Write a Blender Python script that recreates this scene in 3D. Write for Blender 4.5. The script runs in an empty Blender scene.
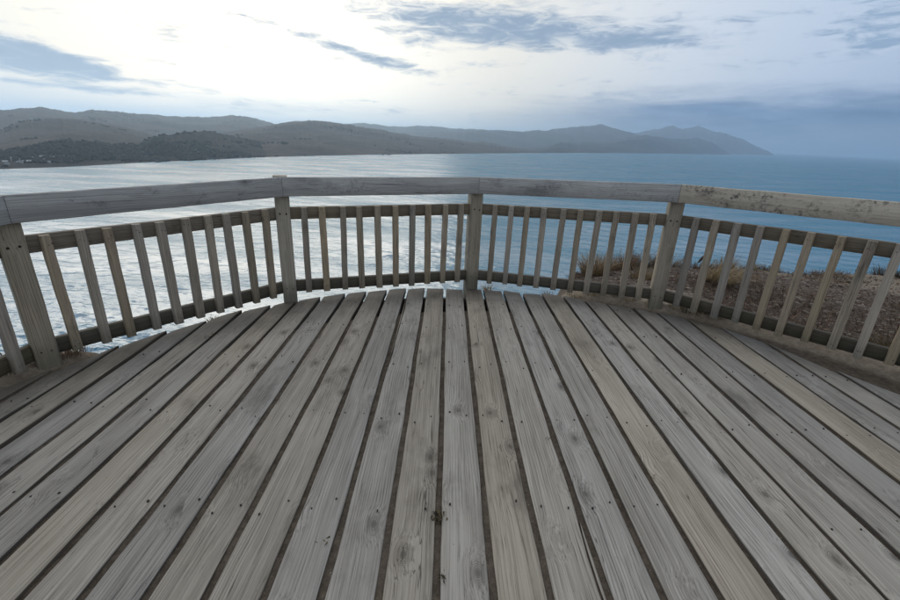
import bpy, bmesh, math, random
import numpy as np
from mathutils import Vector, Matrix, Euler
from mathutils.bvhtree import BVHTree

R = math.radians
random.seed(7)
rng = np.random.default_rng(11)
scene = bpy.context.scene
col = scene.collection

# ------------------------------------------------------------------ camera
CAM_H = 1.33
FPX, PITCH, ROLL, AZ = 439.0, R(20.261), R(2.470), R(-0.9737)
cam_data = bpy.data.cameras.new('camera')
cam = bpy.data.objects.new('camera', cam_data)
col.objects.link(cam)
cam_data.sensor_fit = 'HORIZONTAL'
cam_data.sensor_width = 36.0
cam_data.lens = FPX / 900.0 * 36.0
cam_data.clip_start = 0.05
cam_data.clip_end = 150000.0
cam.matrix_world = (Matrix.Translation((0, 0, CAM_H)) @ Matrix.Rotation(math.pi / 2 - PITCH, 4, 'X')
                    @ Matrix.Rotation(ROLL, 4, 'Z'))
scene.camera = cam

def ray(px, py):
    """direction of a photo pixel (900 x 600)"""
    x, y = (px - 450) / FPX, -(py - 300) / FPX
    c, s = math.cos(ROLL), math.sin(ROLL)
    x, y = c * x - s * y, s * x + c * y
    cp, sp = math.cos(PITCH), math.sin(PITCH)
    return Vector((x, cp + y * sp, -sp + y * cp))

def at(px, py, z=0.0):
    """point where the pixel's ray meets the level z"""
    d = ray(px, py)
    t = (z - CAM_H) / d.z
    return Vector((d.x * t, d.y * t, z))

def azel(px, py):
    d = ray(px, py).normalized()
    return math.atan2(d.x, d.y), math.asin(d.z)

# ------------------------------------------------------------------ light
SUN_AZ, SUN_EL = R(-31), R(14)
SKY_GAIN = 1.0
sun_data = bpy.data.lights.new('sun', 'SUN')
sun = bpy.data.objects.new('sun', sun_data)
col.objects.link(sun)
sun_data.energy = 1.35
sun_data.angle = R(60)
sun_data.color = (1.0, 0.93, 0.82)
sdir = Vector((math.sin(SUN_AZ) * math.cos(SUN_EL), math.cos(SUN_AZ) * math.cos(SUN_EL), math.sin(SUN_EL)))
sun.rotation_euler = (-sdir).to_track_quat('-Z', 'Y').to_euler()
sun.location = (0, 0, 50)

scene.view_settings.view_transform = 'Standard'
scene.view_settings.look = 'None'
scene.view_settings.exposure = 0.0
scene.view_settings.gamma = 1.0
scene.view_settings.use_curve_mapping = False
scene.render.engine = 'CYCLES'
scene.cycles.use_denoising = True
scene.cycles.max_bounces = 6
scene.cycles.diffuse_bounces = 3
scene.cycles.glossy_bounces = 3
scene.cycles.volume_bounces = 1
scene.cycles.transparent_max_bounces = 6
scene.cycles.sample_clamp_indirect = 8.0


class NT:
    """small helper to write node trees"""
    def __init__(self, tree):
        self.t = tree
        self.n = tree.nodes
        self.l = tree.links
        self.n.clear()
    def node(self, kind, **kw):
        nd = self.n.new(kind)
        for k, v in kw.items():
            setattr(nd, k, v)
        return nd
    def put(self, sock, v):
        if isinstance(v, bpy.types.NodeSocket):
            self.l.new(v, sock)
        elif v is not None:
            if hasattr(sock.default_value, '__len__') and not hasattr(v, '__len__'):
                v = (v,) * len(sock.default_value)
            if hasattr(sock.default_value, '__len__') and len(sock.default_value) == 4 and len(v) == 3:
                v = (*v, 1.0)
            sock.default_value = v
    def m(self, op, a, b=None, c=None, clamp=False):
        nd = self.node('ShaderNodeMath', operation=op, use_clamp=clamp)
        for i, v in enumerate((a, b, c)):
            if v is not None:
                self.put(nd.inputs[i], v)
        return nd.outputs[0]
    def vm(self, op, a, b=None):
        nd = self.node('ShaderNodeVectorMath', operation=op)
        self.put(nd.inputs[0], a)
        if b is not None:
            if op == 'SCALE':
                self.put(nd.inputs['Scale'], b)
            else:
                self.put(nd.inputs[1], b)
        return nd.outputs['Value'] if op in ('LENGTH', 'DOT_PRODUCT', 'DISTANCE') else nd.outputs[0]
    def mix(self, f, a, b, blend='MIX'):
        nd = self.node('ShaderNodeMix', data_type='RGBA', blend_type=blend)
        self.put(nd.inputs['Factor'], f)
        self.put(nd.inputs['A'] if False else nd.inputs[6], a)
        self.put(nd.inputs[7], b)
        return nd.outputs[2]
    def noise(self, vec, scale=1.0, detail=4.0, rough=0.55, dist=0.0, out=0):
        nd = self.node('ShaderNodeTexNoise')
        if vec is not None:
            self.put(nd.inputs['Vector'], vec)
        nd.inputs['Scale'].default_value = scale
        nd.inputs['Detail'].default_value = detail
        nd.inputs['Roughness'].default_value = rough
        nd.inputs['Distortion'].default_value = dist
        return nd.outputs[out]
    def vor(self, vec, scale=1.0, feature='F1', out='Distance', rnd=1.0):
        nd = self.node('ShaderNodeTexVoronoi', feature=feature)
        self.put(nd.inputs['Vector'], vec)
        nd.inputs['Scale'].default_value = scale
        nd.inputs['Randomness'].default_value = rnd
        return nd.outputs[out]
    def step(self, v, a, b, lo=0.0, hi=1.0):
        nd = self.node('ShaderNodeMapRange', interpolation_type='SMOOTHSTEP')
        self.put(nd.inputs[0], v)
        for i, x in enumerate((a, b, lo, hi)):
            self.put(nd.inputs[i + 1], x)
        return nd.outputs[0]
    def xyz(self, v):
        nd = self.node('ShaderNodeSeparateXYZ')
        self.put(nd.inputs[0], v)
        return nd.outputs
    def comb(self, x, y, z):
        nd = self.node('ShaderNodeCombineXYZ')
        for i, v in enumerate((x, y, z)):
            self.put(nd.inputs[i], v)
        return nd.outputs[0]
    def bump(self, h, strength=0.5, dist=0.01, normal=None):
        nd = self.node('ShaderNodeBump')
        nd.inputs['Strength'].default_value = strength
        nd.inputs['Distance'].default_value = dist
        self.put(nd.inputs['Height'], h)
        if normal is not None:
            self.put(nd.inputs['Normal'], normal)
        return nd.outputs[0]


# ------------------------------------------------------------------ sky
world = bpy.data.worlds.new('World')
scene.world = world
world.use_nodes = True
w = NT(world.node_tree)
gen = w.node('ShaderNodeTexCoord').outputs['Generated']
sep = w.xyz(gen)
wx, wy, wz = sep[0], sep[1], sep[2]
w_az = w.m('ARCTAN2', wx, wy)
w_el = w.m('ARCSINE', wz)
nish = w.node('ShaderNodeTexSky', sky_type='NISHITA')
nish.sun_disc = False
nish.sun_elevation = SUN_EL
nish.sun_rotation = SUN_AZ
nish.air_density = 1.2
nish.dust_density = 2.0
nish_c = w.vm('SCALE', nish.outputs[0], 0.10)
# thin high veil, brightest round the place where the sun hides
glow_az, glow_el = azel(305, 66)
gd = (math.sin(glow_az) * math.cos(glow_el), math.cos(glow_az) * math.cos(glow_el), math.sin(glow_el))
cosg = w.vm('DOT_PRODUCT', gen, gd)
ang = w.m('ARCCOSINE', cosg)
ramp = w.node('ShaderNodeValToRGB')
w.put(ramp.inputs[0], w.m('DIVIDE', ang, math.pi))
el = ramp.color_ramp.elements
el[0].position = 0.0
el[0].color = (1.55, 1.42, 1.20, 1)
el[1].position = 1.0
el[1].color = (0.72, 0.75, 0.80, 1)
for p, c in ((0.05, (1.38, 1.28, 1.10)), (0.09, (1.14, 1.07, 0.94)), (0.13, (0.99, 0.945, 0.85)), (0.18, (0.87, 0.88, 0.88)), (0.23, (0.74, 0.80, 0.89)), (0.29, (0.60, 0.70, 0.86)),
             (0.38, (0.38, 0.50, 0.72)), (0.6, (0.50, 0.56, 0.65))):
    e = el.new(p)
    e.color = (*c, 1)
veil = ramp.outputs[0]
sky_c = w.mix(0.95, nish_c, veil)
# high thin overcast overhead
sky_c = w.mix(w.step(w_el, 0.30, 0.85, 0.0, 0.8), sky_c, (0.62, 0.645, 0.68))
# clouds: noise on a flat layer seen from below
den = w.m('ADD', w.m('MAXIMUM', wz, 0.0), 0.10)
q = w.comb(w.m('DIVIDE', wx, den), w.m('DIVIDE', wy, den), 0.0)
warp = w.noise(q, 1.1, 3, 0.5, 0, 1)
q2 = w.vm('ADD', q, w.vm('SCALE', w.vm('SUBTRACT', warp, (0.5, 0.5, 0.5)), 0.5))
n1 = w.noise(q2, 1.9, 8, 0.60)
streak = w.comb(w.m('MULTIPLY', w_az, 3.0), w.m('MULTIPLY', w_el, 22.0), 2.7)
n2 = w.noise(streak, 1.6, 7, 0.6, 0.25)
n3 = w.noise(w.comb(w.m('MULTIPLY', w_az, 9.0), w.m('MULTIPLY', w_el, 40.0), 5.1), 1.8, 9, 0.62, 0.6)
n12 = w.m('MULTIPLY_ADD', w.m('SUBTRACT', w.m('ADD', w.m('MULTIPLY', n3, 0.42), w.m('ADD', w.m('MULTIPLY', n1, 0.28), w.m('MULTIPLY', n2, 0.30))), 0.5), 1.5, 0.5)

def blob(px, py, rx, ry, gain, tilt=0.0):
    a, e = azel(px, py)
    a2, _ = azel(px + rx, py)
    _, e2 = azel(px, py - ry)
    sa, se = max(abs(a2 - a), 1e-3), max(abs(e2 - e), 1e-3)
    da = w.m('SUBTRACT', w_az, a)
    de = w.m('SUBTRACT', w_el, w.m('MULTIPLY_ADD', da, tilt, e))
    u = w.m('DIVIDE', da, sa)
    v = w.m('DIVIDE', de, se)
    r2 = w.m('MULTIPLY_ADD', u, u, w.m('MULTIPLY', v, v))
    return w.m('MULTIPLY', w.m('EXPONENT', w.m('MULTIPLY', r2, -1.0)), gain)

BLOBS = [  # long bars and wisps of cloud
    (35, 64, 95, 15, 0.42, -0.06), (15, 46, 60, 10, 0.32, -0.22), (60, 86, 90, 4, 0.25, -0.03),
    (350, 50, 74, 7, 0.32, -0.18), (550, 34, 125, 18, 0.34, 0.0), (450, 16, 90, 15, 0.30, 0.0),
    (640, 42, 55, 10, 0.26, 0.05), (735, 33, 28, 5, 0.20, 0.1), (765, 17, 40, 5, 0.18, 0.0),
    (770, 62, 55, 6, 0.18, 0.0), (885, 24, 70, 26, 0.32, 0.0), (850, 50, 60, 8, 0.16, 0.1),
    (640, 98, 85, 6, 0.18, 0.0),
]
bias = None
for b in BLOBS:
    v = blob(*b)
    bias = v if bias is None else w.m('ADD', bias, v)
cover = w.m('ADD', n12, bias)
mask = w.step(cover, 0.53, 0.85)
mask = w.m('MULTIPLY', mask, w.step(n3, 0.28, 0.52, 0.93, 1.0))
# the cloud body is lit through where it is thin
cl_c = w.mix(w.step(w.m('MULTIPLY_ADD', w.m('SUBTRACT', n3, 0.5), 0.9, cover), 0.55, 0.98), (0.70, 0.80, 0.93), (0.31, 0.44, 0.62))
cl_c = w.mix(w.step(ang, 0.25, 1.25, 0.0, 1.0), w.mix(0.6, cl_c, (0.25, 0.31, 0.40)), cl_c)
sky1 = w.mix(mask, sky_c, cl_c)
# the bank of cloud low over the sea on the right, thinning out over the hills
a0, e0 = azel(600, 98)
a1, e1 = azel(760, 92)
top = w.m('ADD', w.step(w_az, azel(330, 100)[0], a1, 0.052, e1 + 0.005), w.m('MULTIPLY', w.m('SUBTRACT', n2, 0.5), 0.10))
inb = w.step(w.m('SUBTRACT', top, w_el), -0.015, 0.045)
azf = w.step(w_az, azel(400, 100)[0], azel(700, 100)[0], 0.0, 0.95)
rear = w.step(w_az, 1.6, 2.9, 1.0, 0.5)
bank = w.m('MULTIPLY', w.m('MULTIPLY', inb, azf), rear)
bank_c = w.mix(w.step(w.m('MULTIPLY_ADD', n3, 0.6, w.m('MULTIPLY', n1, 0.4)), 0.35, 0.68), (0.070, 0.165, 0.345), (0.190, 0.315, 0.53))
bank_c = w.mix(w.step(w_az, azel(740, 120)[0], azel(960, 120)[0], 0.0, 0.85), bank_c, (0.075, 0.165, 0.31))
sky2 = w.mix(bank, sky1, bank_c)
# a low pale band over the left hills
lowl = w.m('MULTIPLY', w.step(w_el, azel(200, 92)[1] + 0.01, azel(200, 112)[1] - 0.01, 0.0, 0.70),
           w.step(n2, 0.38, 0.62))
lowl = w.m('MULTIPLY', lowl, w.step(w_az, azel(330, 100)[0], azel(460, 100)[0], 1.0, 0.35))
sky3 = w.mix(lowl, sky2, (0.80, 0.80, 0.79))
bg = w.node('ShaderNodeBackground')
w.put(bg.inputs[0], sky3)
bg.inputs[1].default_value = SKY_GAIN
out = w.node('ShaderNodeOutputWorld')
w.l.new(bg.outputs[0], out.inputs[0])


# ------------------------------------------------------------------ object helpers
def tag(o, label=None, cat=None, group=None, kind=None):
    for k, v in (('label', label), ('category', cat), ('group', group), ('kind', kind)):
        if v:
            o[k] = v
    return o

def empty(name, loc=(0, 0, 0), rz=0.0):
    o = bpy.data.objects.new(name, None)
    o.empty_display_size = 0.2
    o.location = loc
    o.rotation_euler = (0, 0, rz)
    col.objects.link(o)
    return o

def mesh_obj(name, verts, faces, mat=None, parent=None, smooth=False):
    me = bpy.data.meshes.new(name)
    me.from_pydata([tuple(v) for v in verts], [], [tuple(f) for f in faces])
    me.update()
    if smooth:
        me.shade_smooth()
    o = bpy.data.objects.new(name, me)
    if mat:
        me.materials.append(mat)
    col.objects.link(o)
    if parent:
        o.parent = parent
    return o

def np_mesh(name, verts, quads, mat=None, smooth=True, parent=None):
    """fast mesh from arrays; quads is (n, 3 or 4)"""
    me = bpy.data.meshes.new(name)
    verts = np.asarray(verts, np.float32)
    quads = np.asarray(quads, np.int32)
    k = quads.shape[1]
    me.vertices.add(len(verts))
    me.vertices.foreach_set('co', verts.ravel())
    me.loops.add(quads.size)
    me.loops.foreach_set('vertex_index', quads.ravel())
    me.polygons.add(len(quads))
    me.polygons.foreach_set('loop_start', np.arange(0, quads.size, k, dtype=np.int32))
    me.update(calc_edges=True)
    me.validate()
    if smooth:
        me.shade_smooth()
    if mat:
        me.materials.append(mat)
    o = bpy.data.objects.new(name, me)
    col.objects.link(o)
    if parent:
        o.parent = parent
    return o

def grid_quads(nr, nc):
    i = np.arange(nr - 1)[:, None] * nc + np.arange(nc - 1)[None, :]
    return np.stack([i, i + 1, i + nc + 1, i + nc], -1).reshape(-1, 4)

def point_color(o, cols):
    at_ = o.data.color_attributes.new('tint', 'FLOAT_COLOR', 'POINT')
    c = np.ones((len(o.data.vertices), 4), np.float32)
    c[:, :3] = cols
    at_.data.foreach_set('color', c.ravel())

class VNoise:
    """value noise on numpy arrays"""
    def __init__(self, seed):
        self.t = np.random.default_rng(seed).random((256, 256))
    def base(self, x, y):
        xi, yi = np.floor(x).astype(int), np.floor(y).astype(int)
        fx, fy = x - xi, y - yi
        fx, fy = fx * fx * (3 - 2 * fx), fy * fy * (3 - 2 * fy)
        t = self.t
        a, b = t[xi % 256, yi % 256], t[(xi + 1) % 256, yi % 256]
        c, d = t[xi % 256, (yi + 1) % 256], t[(xi + 1) % 256, (yi + 1) % 256]
        return (a * (1 - fx) + b * fx) * (1 - fy) + (c * (1 - fx) + d * fx) * fy - 0.5
    def fbm(self, x, y, octs=5, gain=0.5, ridged=False):
        s, a, f = 0, 1.0, 1.0
        for i in range(octs):
            v = self.base(x * f + 17.3 * i, y * f - 9.1 * i)
            s = s + a * ((0.5 - abs(v) * 2) if ridged else v)
            a *= gain
            f *= 2.03
        return s
VN = VNoise(5)


# ------------------------------------------------------------------ materials
def principled(nt, color, rough=0.8, normal=None, spec=0.3):
    b = nt.node('ShaderNodeBsdfPrincipled')
    nt.put(b.inputs['Base Color'], color)
    nt.put(b.inputs['Roughness'], rough)
    b.inputs['Specular IOR Level'].default_value = spec
    if normal is not None:
        nt.put(b.inputs['Normal'], normal)
    o = nt.node('ShaderNodeOutputMaterial')
    nt.l.new(b.outputs[0], o.inputs[0])
    return b

def new_mat(name):
    m = bpy.data.materials.new(name)
    m.use_nodes = True
    return m, NT(m.node_tree)

DECK_C = (0.389, 1.060)     # middle of the round deck

def wood(name, pale, mid, dark, axis='Y', knots=1.0, mould=0.0, edge_dirt=False, grime=0.0, vary=0.22, bump=0.5):
    """weathered timber, grain along one local axis"""
    m, t = new_mat(name)
    oc = t.node('ShaderNodeTexCoord').outputs['Object']
    rnd = t.node('ShaderNodeObjectInfo').outputs['Random']
    off = t.comb(t.m('MULTIPLY', rnd, 31.7), t.m('MULTIPLY', rnd, 53.1), t.m('MULTIPLY', rnd, 17.9))
    if axis == 'Y':
        g = oc
    elif axis == 'X':
        s = t.xyz(oc)
        g = t.comb(s[2], s[0], s[1])
    else:
        s = t.xyz(oc)
        g = t.comb(s[0], s[2], s[1])
    p = t.vm('ADD', g, off)
    # knots push the grain aside
    kv = t.vm('MULTIPLY', p, (4.6, 1.7, 4.6))
    kpos = t.vor(kv, 1.0, 'F1', 'Position')
    kd = t.vm('LENGTH', t.vm('MULTIPLY', t.vm('SUBTRACT', kv, kpos), (1 / 4.6, 0.62 / 1.7, 0.0)))      # metres from the knot
    kd = t.m('ADD', kd, t.m('MULTIPLY', t.m('SUBTRACT', t.noise(p, 45.0, 2), 0.5), 0.008))
    kwarp = t.step(kd, 0.0, 0.075, 1.0, 0.0)
    wob = t.noise(t.vm('MULTIPLY', p, (2.0, 0.9, 2.0)), 1.0, 3, 0.5)
    lift = t.m('MULTIPLY_ADD', kwarp, 0.022 * knots, t.m('MULTIPLY', wob, 0.05))
    pg = t.vm('ADD', p, t.comb(lift, 0.0, lift))
    fine = t.noise(t.vm('MULTIPLY', pg, (190.0, 2.2, 190.0)), 1.0, 5, 0.66)
    streaks = t.noise(t.vm('MULTIPLY', pg, (46.0, 0.9, 46.0)), 1.0, 4, 0.55)
    broad = t.noise(t.vm('MULTIPLY', p, (5.0, 1.1, 5.0)), 1.0, 4, 0.6)
    speck = t.noise(p, 60.0, 3, 0.6)
    f = t.m('MULTIPLY_ADD', fine, 0.48, t.m('MULTIPLY_ADD', streaks, 0.30, t.m('MULTIPLY', broad, 0.30)))
    c = t.mix(t.step(f, 0.40, 0.68), mid, pale)
    # growth rings cut by the saw: long wandering dark lines
    gx_ = t.xyz(pg)[0]
    rw = t.noise(t.vm('MULTIPLY', pg, (7.0, 0.8, 7.0)), 1.0, 3, 0.5)
    late = t.m('SINE', t.m('MULTIPLY_ADD', gx_, 520.0, t.m('MULTIPLY', rw, 34.0)))
    late = t.m('MULTIPLY', t.step(late, 0.35, 0.95), t.step(t.noise(t.vm('MULTIPLY', p, (6.0, 2.0, 6.0)), 1.0, 3), 0.35, 0.65, 0.05, 0.42))
    c = t.mix(late, c, dark)
    # long drying checks
    ck = t.noise(t.vm('MULTIPLY', pg, (38.0, 0.55, 38.0)), 1.0, 2, 0.5)
    chk = t.step(t.m('ABSOLUTE', t.m('SUBTRACT', ck, 0.5)), 0.0, 0.011, 1.0, 0.0)
    chk = t.m('MULTIPLY', chk, t.step(t.noise(t.vm('MULTIPLY', p, (9.0, 1.3, 9.0)), 1.0, 2), 0.50, 0.62))
    dline = t.m('MAXIMUM', t.step(fine, 0.30, 0.42, 0.7, 0.0), t.step(t.noise(p, 110.0, 2, 0.7), 0.69, 0.75, 0.0, 0.6))
    c = t.mix(t.m('MAXIMUM', t.m('MULTIPLY', chk, 0.85), dline), c, dark)
    # knots themselves
    kn = t.step(kd, 0.006, 0.014, 1.0, 0.0)
    ring = t.m('MULTIPLY', t.m('SINE', t.m('MULTIPLY', kd, 1250.0)), t.step(kd, 0.012, 0.040, 0.6, 0.0))
    ksel = t.step(t.noise(kv, 0.45, 0), 0.48, 0.54, 0.0, knots)
    c = t.mix(t.m('MULTIPLY', t.m('MAXIMUM', t.m('MULTIPLY', kn, 0.6), t.m('MAXIMUM', ring, 0.0)), ksel), c, dark)
    c = t.mix(t.m('MULTIPLY', t.step(t.m('MULTIPLY_ADD', t.m('SUBTRACT', broad, 0.5), 0.05, kd), 0.006, 0.050, 0.30, 0.0), ksel), c, dark)
    # soft stains
    st = t.step(t.noise(t.vm('MULTIPLY', p, (3.4, 1.5, 3.4)), 1.0, 6, 0.65), 0.55, 0.76, 0.0, 0.55)
    c = t.mix(st, c, dark)
    if mould > 0:
        mo = t.step(t.noise(p, 42.0, 6, 0.72), 0.44, 0.66)
        mo = t.m('MULTIPLY', mo, t.step(t.noise(t.vm('MULTIPLY', p, (7.0, 3.6, 7.0)), 1.0, 4, 0.6), 0.60 - 0.18 * mould, 0.78 - 0.18 * mould, 0.0, mould))
        c = t.mix(mo, c, (0.035, 0.037, 0.038))
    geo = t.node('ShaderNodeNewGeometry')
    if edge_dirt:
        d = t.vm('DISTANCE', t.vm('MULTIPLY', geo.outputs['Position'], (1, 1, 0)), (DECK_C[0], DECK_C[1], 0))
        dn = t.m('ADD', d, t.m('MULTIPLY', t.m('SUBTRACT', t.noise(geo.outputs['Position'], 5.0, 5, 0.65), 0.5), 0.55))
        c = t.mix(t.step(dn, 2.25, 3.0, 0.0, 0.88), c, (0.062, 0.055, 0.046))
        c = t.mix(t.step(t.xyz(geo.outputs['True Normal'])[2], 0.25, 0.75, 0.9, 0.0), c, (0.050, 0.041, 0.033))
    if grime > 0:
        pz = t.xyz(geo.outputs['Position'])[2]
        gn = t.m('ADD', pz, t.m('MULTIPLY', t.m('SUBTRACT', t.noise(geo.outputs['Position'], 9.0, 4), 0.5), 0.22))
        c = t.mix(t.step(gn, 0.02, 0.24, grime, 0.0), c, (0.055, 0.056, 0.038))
    # each board its own tone
    hs = t.node('ShaderNodeHueSaturation')
    t.put(hs.inputs['Value'], t.m('MULTIPLY_ADD', rnd, vary, 1.0 - vary * 0.5))
    t.put(hs.inputs['Saturation'], t.m('MULTIPLY_ADD', t.m('FRACT', t.m('MULTIPLY', rnd, 7.31)), 0.7, 0.65))
    t.put(hs.inputs['Color'], c)
    h = t.m('SUBTRACT', t.m('MULTIPLY_ADD', streaks, 0.6, t.m('MULTIPLY', fine, 0.55)), t.m('MULTIPLY', chk, 1.2))
    nrm = t.bump(h, bump, 0.004)
    principled(t, hs.outputs[0], t.m('MULTIPLY_ADD', fine, 0.2, 0.62), nrm, 0.28)
    return m

M_DECK = wood('deck_timber', (0.425, 0.386, 0.328), (0.240, 0.213, 0.176), (0.060, 0.051, 0.040), 'Y', 1.0, 0.0, True)
M_POST = wood('post_timber', (0.410, 0.352, 0.260), (0.265, 0.225, 0.163), (0.070, 0.060, 0.045), 'Z', 0.8, 0.25, False, 0.55, 0.15)
M_BALUSTER = wood('baluster_timber', (0.385, 0.328, 0.255), (0.240, 0.203, 0.156), (0.065, 0.056, 0.045), 'Z', 0.5, 0.3, False, 0.45, 0.4)
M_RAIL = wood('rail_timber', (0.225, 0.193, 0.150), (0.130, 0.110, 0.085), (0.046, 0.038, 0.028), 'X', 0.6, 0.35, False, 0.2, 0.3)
M_LOWRAIL = wood('lower_rail_timber', (0.135, 0.115, 0.088), (0.070, 0.060, 0.045), (0.028, 0.024, 0.018), 'X', 0.6, 0.4, False, 0.5, 0.3)  # rail timber made darker: shade and damp algae put into the colour
M_HANDRAIL = wood('handrail_timber', (0.460, 0.460, 0.450), (0.290, 0.290, 0.286), (0.075, 0.075, 0.075), 'X', 1.0, 0.62, False, 0.0, 0.15)
M_HANDRAIL_PALE = wood('pale_handrail_timber', (0.55, 0.485, 0.385), (0.41, 0.355, 0.275), (0.12, 0.108, 0.09), 'X', 0.9, 1.0, False, 0.0, 0.05)
M_JOIST = wood('joist_timber', (0.12, 0.10, 0.08), (0.07, 0.06, 0.05), (0.03, 0.025, 0.02), 'X', 0.4)

def plain(name, c, rough=0.8, spec=0.3, metal=0.0, noise=None):
    m, t = new_mat(name)
    cc = c
    if noise:
        n = t.noise(t.node('ShaderNodeTexCoord').outputs['Object'], noise, 4)
        cc = t.mix(t.step(n, 0.35, 0.7), tuple(x * 0.7 for x in c), tuple(min(1, x * 1.25) for x in c))
    b = principled(t, cc, rough, None, spec)
    b.inputs['Metallic'].default_value = metal
    return m
M_BOLT = plain('rusty_bolt', (0.045, 0.033, 0.026), 0.6, 0.4, 0.5, 200.0)
M_NAIL = plain('nail_head', (0.022, 0.020, 0.019), 0.6, 0.4, 0.3, 300.0)

def tinted(name, rough=0.9, mult=1.0, transl=0.0):
    m, t = new_mat(name)
    at_ = t.node('ShaderNodeVertexColor', layer_name='tint')
    b = principled(t, at_.outputs[0], rough, None, 0.15)
    if transl:
        tr = t.node('ShaderNodeBsdfTranslucent')
        t.put(tr.inputs[0], at_.outputs[0])
        mx = t.node('ShaderNodeMixShader')
        mx.inputs[0].default_value = transl
        t.l.new(b.outputs[0], mx.inputs[1])
        t.l.new(tr.outputs[0], mx.inputs[2])
        o = [n for n in t.n if n.type == 'OUTPUT_MATERIAL'][0]
        t.l.new(mx.outputs[0], o.inputs[0])
    return m
M_BLADE = tinted('dry_grass_blade', 0.8, 1.0, 0.25)
M_STONE = tinted('loose_stone', 0.9)

# clifftop soil
m, t = new_mat('clifftop_soil')
pos = t.node('ShaderNodeNewGeometry').outputs['Position']
n_a = t.noise(pos, 1.3, 6, 0.6)
n_b = t.noise(pos, 26.0, 5, 0.7)
n_c = t.noise(pos, 140.0, 3, 0.6)
vo = t.vor(pos, 30.0, 'F1', 'Color')
sand = t.mix(t.step(n_b, 0.35, 0.65), (0.235, 0.195, 0.150), (0.325, 0.275, 0.215))
litter = t.mix(t.step(n_b, 0.35, 0.65), (0.062, 0.049, 0.040), (0.135, 0.108, 0.088))
litter = t.mix(t.step(t.xyz(vo)[0], 0.84, 0.9, 0, 0.6), litter, (0.33, 0.29, 0.25))
d = t.vm('DISTANCE', t.vm('MULTIPLY', pos, (1, 1, 0)), (DECK_C[0], DECK_C[1], 0))
dd = t.m('ADD', d, t.m('MULTIPLY', t.m('SUBTRACT', n_a, 0.5), 1.1))
lm = t.m('MULTIPLY', t.step(dd, 3.45, 3.75), t.step(dd, 6.6, 7.2, 1.0, 0.3))
c = t.mix(lm, sand, litter)
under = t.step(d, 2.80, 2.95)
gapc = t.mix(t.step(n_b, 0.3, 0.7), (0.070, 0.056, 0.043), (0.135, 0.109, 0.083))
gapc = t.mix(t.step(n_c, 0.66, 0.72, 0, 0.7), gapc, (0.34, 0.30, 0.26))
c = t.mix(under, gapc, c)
rock = t.mix(t.step(t.noise(pos, 0.6, 6), 0.35, 0.65), (0.12, 0.10, 0.08), (0.26, 0.22, 0.17))
steep = t.xyz(t.node('ShaderNodeNewGeometry').outputs['True Normal'])[2]
c = t.mix(t.step(steep, 0.45, 0.75, 1.0, 0.0), c, rock)
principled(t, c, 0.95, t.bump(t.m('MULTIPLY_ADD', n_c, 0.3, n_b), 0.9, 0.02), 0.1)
M_SOIL = m

# sea
m, t = new_mat('sea_water')
pos = t.node('ShaderNodeNewGeometry').outputs['Position']
wv = t.vm('MULTIPLY', pos, (0.55, 1.5, 0.0))
r0 = t.noise(wv, 0.075, 3, 0.6, 0.4)
r1 = t.noise(wv, 0.24, 3, 0.6, 0.3)
r3 = t.noise(t.vm('MULTIPLY', pos, (0.5, 1.5, 0.0)), 0.010, 5, 0.6)
hgt = t.m('MULTIPLY_ADD', r0, 1.5, r1)
hgt = t.m('MULTIPLY', hgt, t.step(r3, 0.30, 0.68, 0.45, 1.25))
bn = t.bump(hgt, 1.0, 0.60)
wc = t.mix(t.step(r3, 0.35, 0.65), (0.002, 0.118, 0.200), (0.004, 0.146, 0.234))
# wave faces lean towards whoever looks along them, so a ruffled sea never mirrors the low sky fully
body = t.node('ShaderNodeBsdfDiffuse')
t.put(body.inputs['Color'], wc)
t.put(body.inputs['Normal'], bn)
mirror = t.node('ShaderNodeBsdfGlossy')
mirror.inputs['Color'].default_value = (1, 1, 1, 1)
mirror.inputs['Roughness'].default_value = 0.17
t.put(mirror.inputs['Normal'], bn)
fr = t.node('ShaderNodeFresnel')
fr.inputs['IOR'].default_value = 1.333
t.put(fr.inputs['Normal'], bn)
mxs = t.node('ShaderNodeMixShader')
t.put(mxs.inputs[0], t.m('MULTIPLY', fr.outputs[0], t.step(r3, 0.32, 0.66, 0.35, 0.22)))
t.l.new(body.outputs[0], mxs.inputs[1])
t.l.new(mirror.outputs[0], mxs.inputs[2])
o = t.node('ShaderNodeOutputMaterial')
t.l.new(mxs.outputs[0], o.inputs[0])
M_SEA = m

# hills
def hill_mat(name, a, b_, c_, sc):
    m, t = new_mat(name)
    pos = t.node('ShaderNodeNewGeometry').outputs['Position']
    n_1 = t.noise(pos, 0.004 * sc, 5, 0.6)
    n_2 = t.noise(pos, 0.03 * sc, 4, 0.65)
    c = t.mix(t.step(t.m('MULTIPLY_ADD', n_2, 0.4, t.m('MULTIPLY', n_1, 0.6)), 0.40, 0.60), a, b_)
    c = t.mix(t.step(n_2, 0.58, 0.70, 0, 0.7), c, c_)
    principled(t, c, 0.95, t.bump(n_2, 0.6, 6.0 / sc), 0.05)
    return m
M_HILL = hill_mat('hill_pasture', (0.052, 0.043, 0.034), (0.092, 0.074, 0.058), (0.030, 0.027, 0.021), 1.0)
M_BUSH = hill_mat('bush_hill', (0.030, 0.027, 0.021), (0.048, 0.042, 0.032), (0.075, 0.062, 0.048), 1.5)
M_HILL_FAR = hill_mat('far_hill', (0.046, 0.042, 0.036), (0.080, 0.070, 0.058), (0.026, 0.026, 0.022), 0.4)
M_WOODS = tinted('woodland', 0.95)
M_HOUSE_W = plain('house_wall', (0.42, 0.41, 0.38), 0.7)
M_HOUSE_R = plain('house_roof', (0.22, 0.22, 0.23), 0.6)
M_HOUSE_R2 = plain('house_roof_pale', (0.45, 0.45, 0.45), 0.6)
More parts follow.
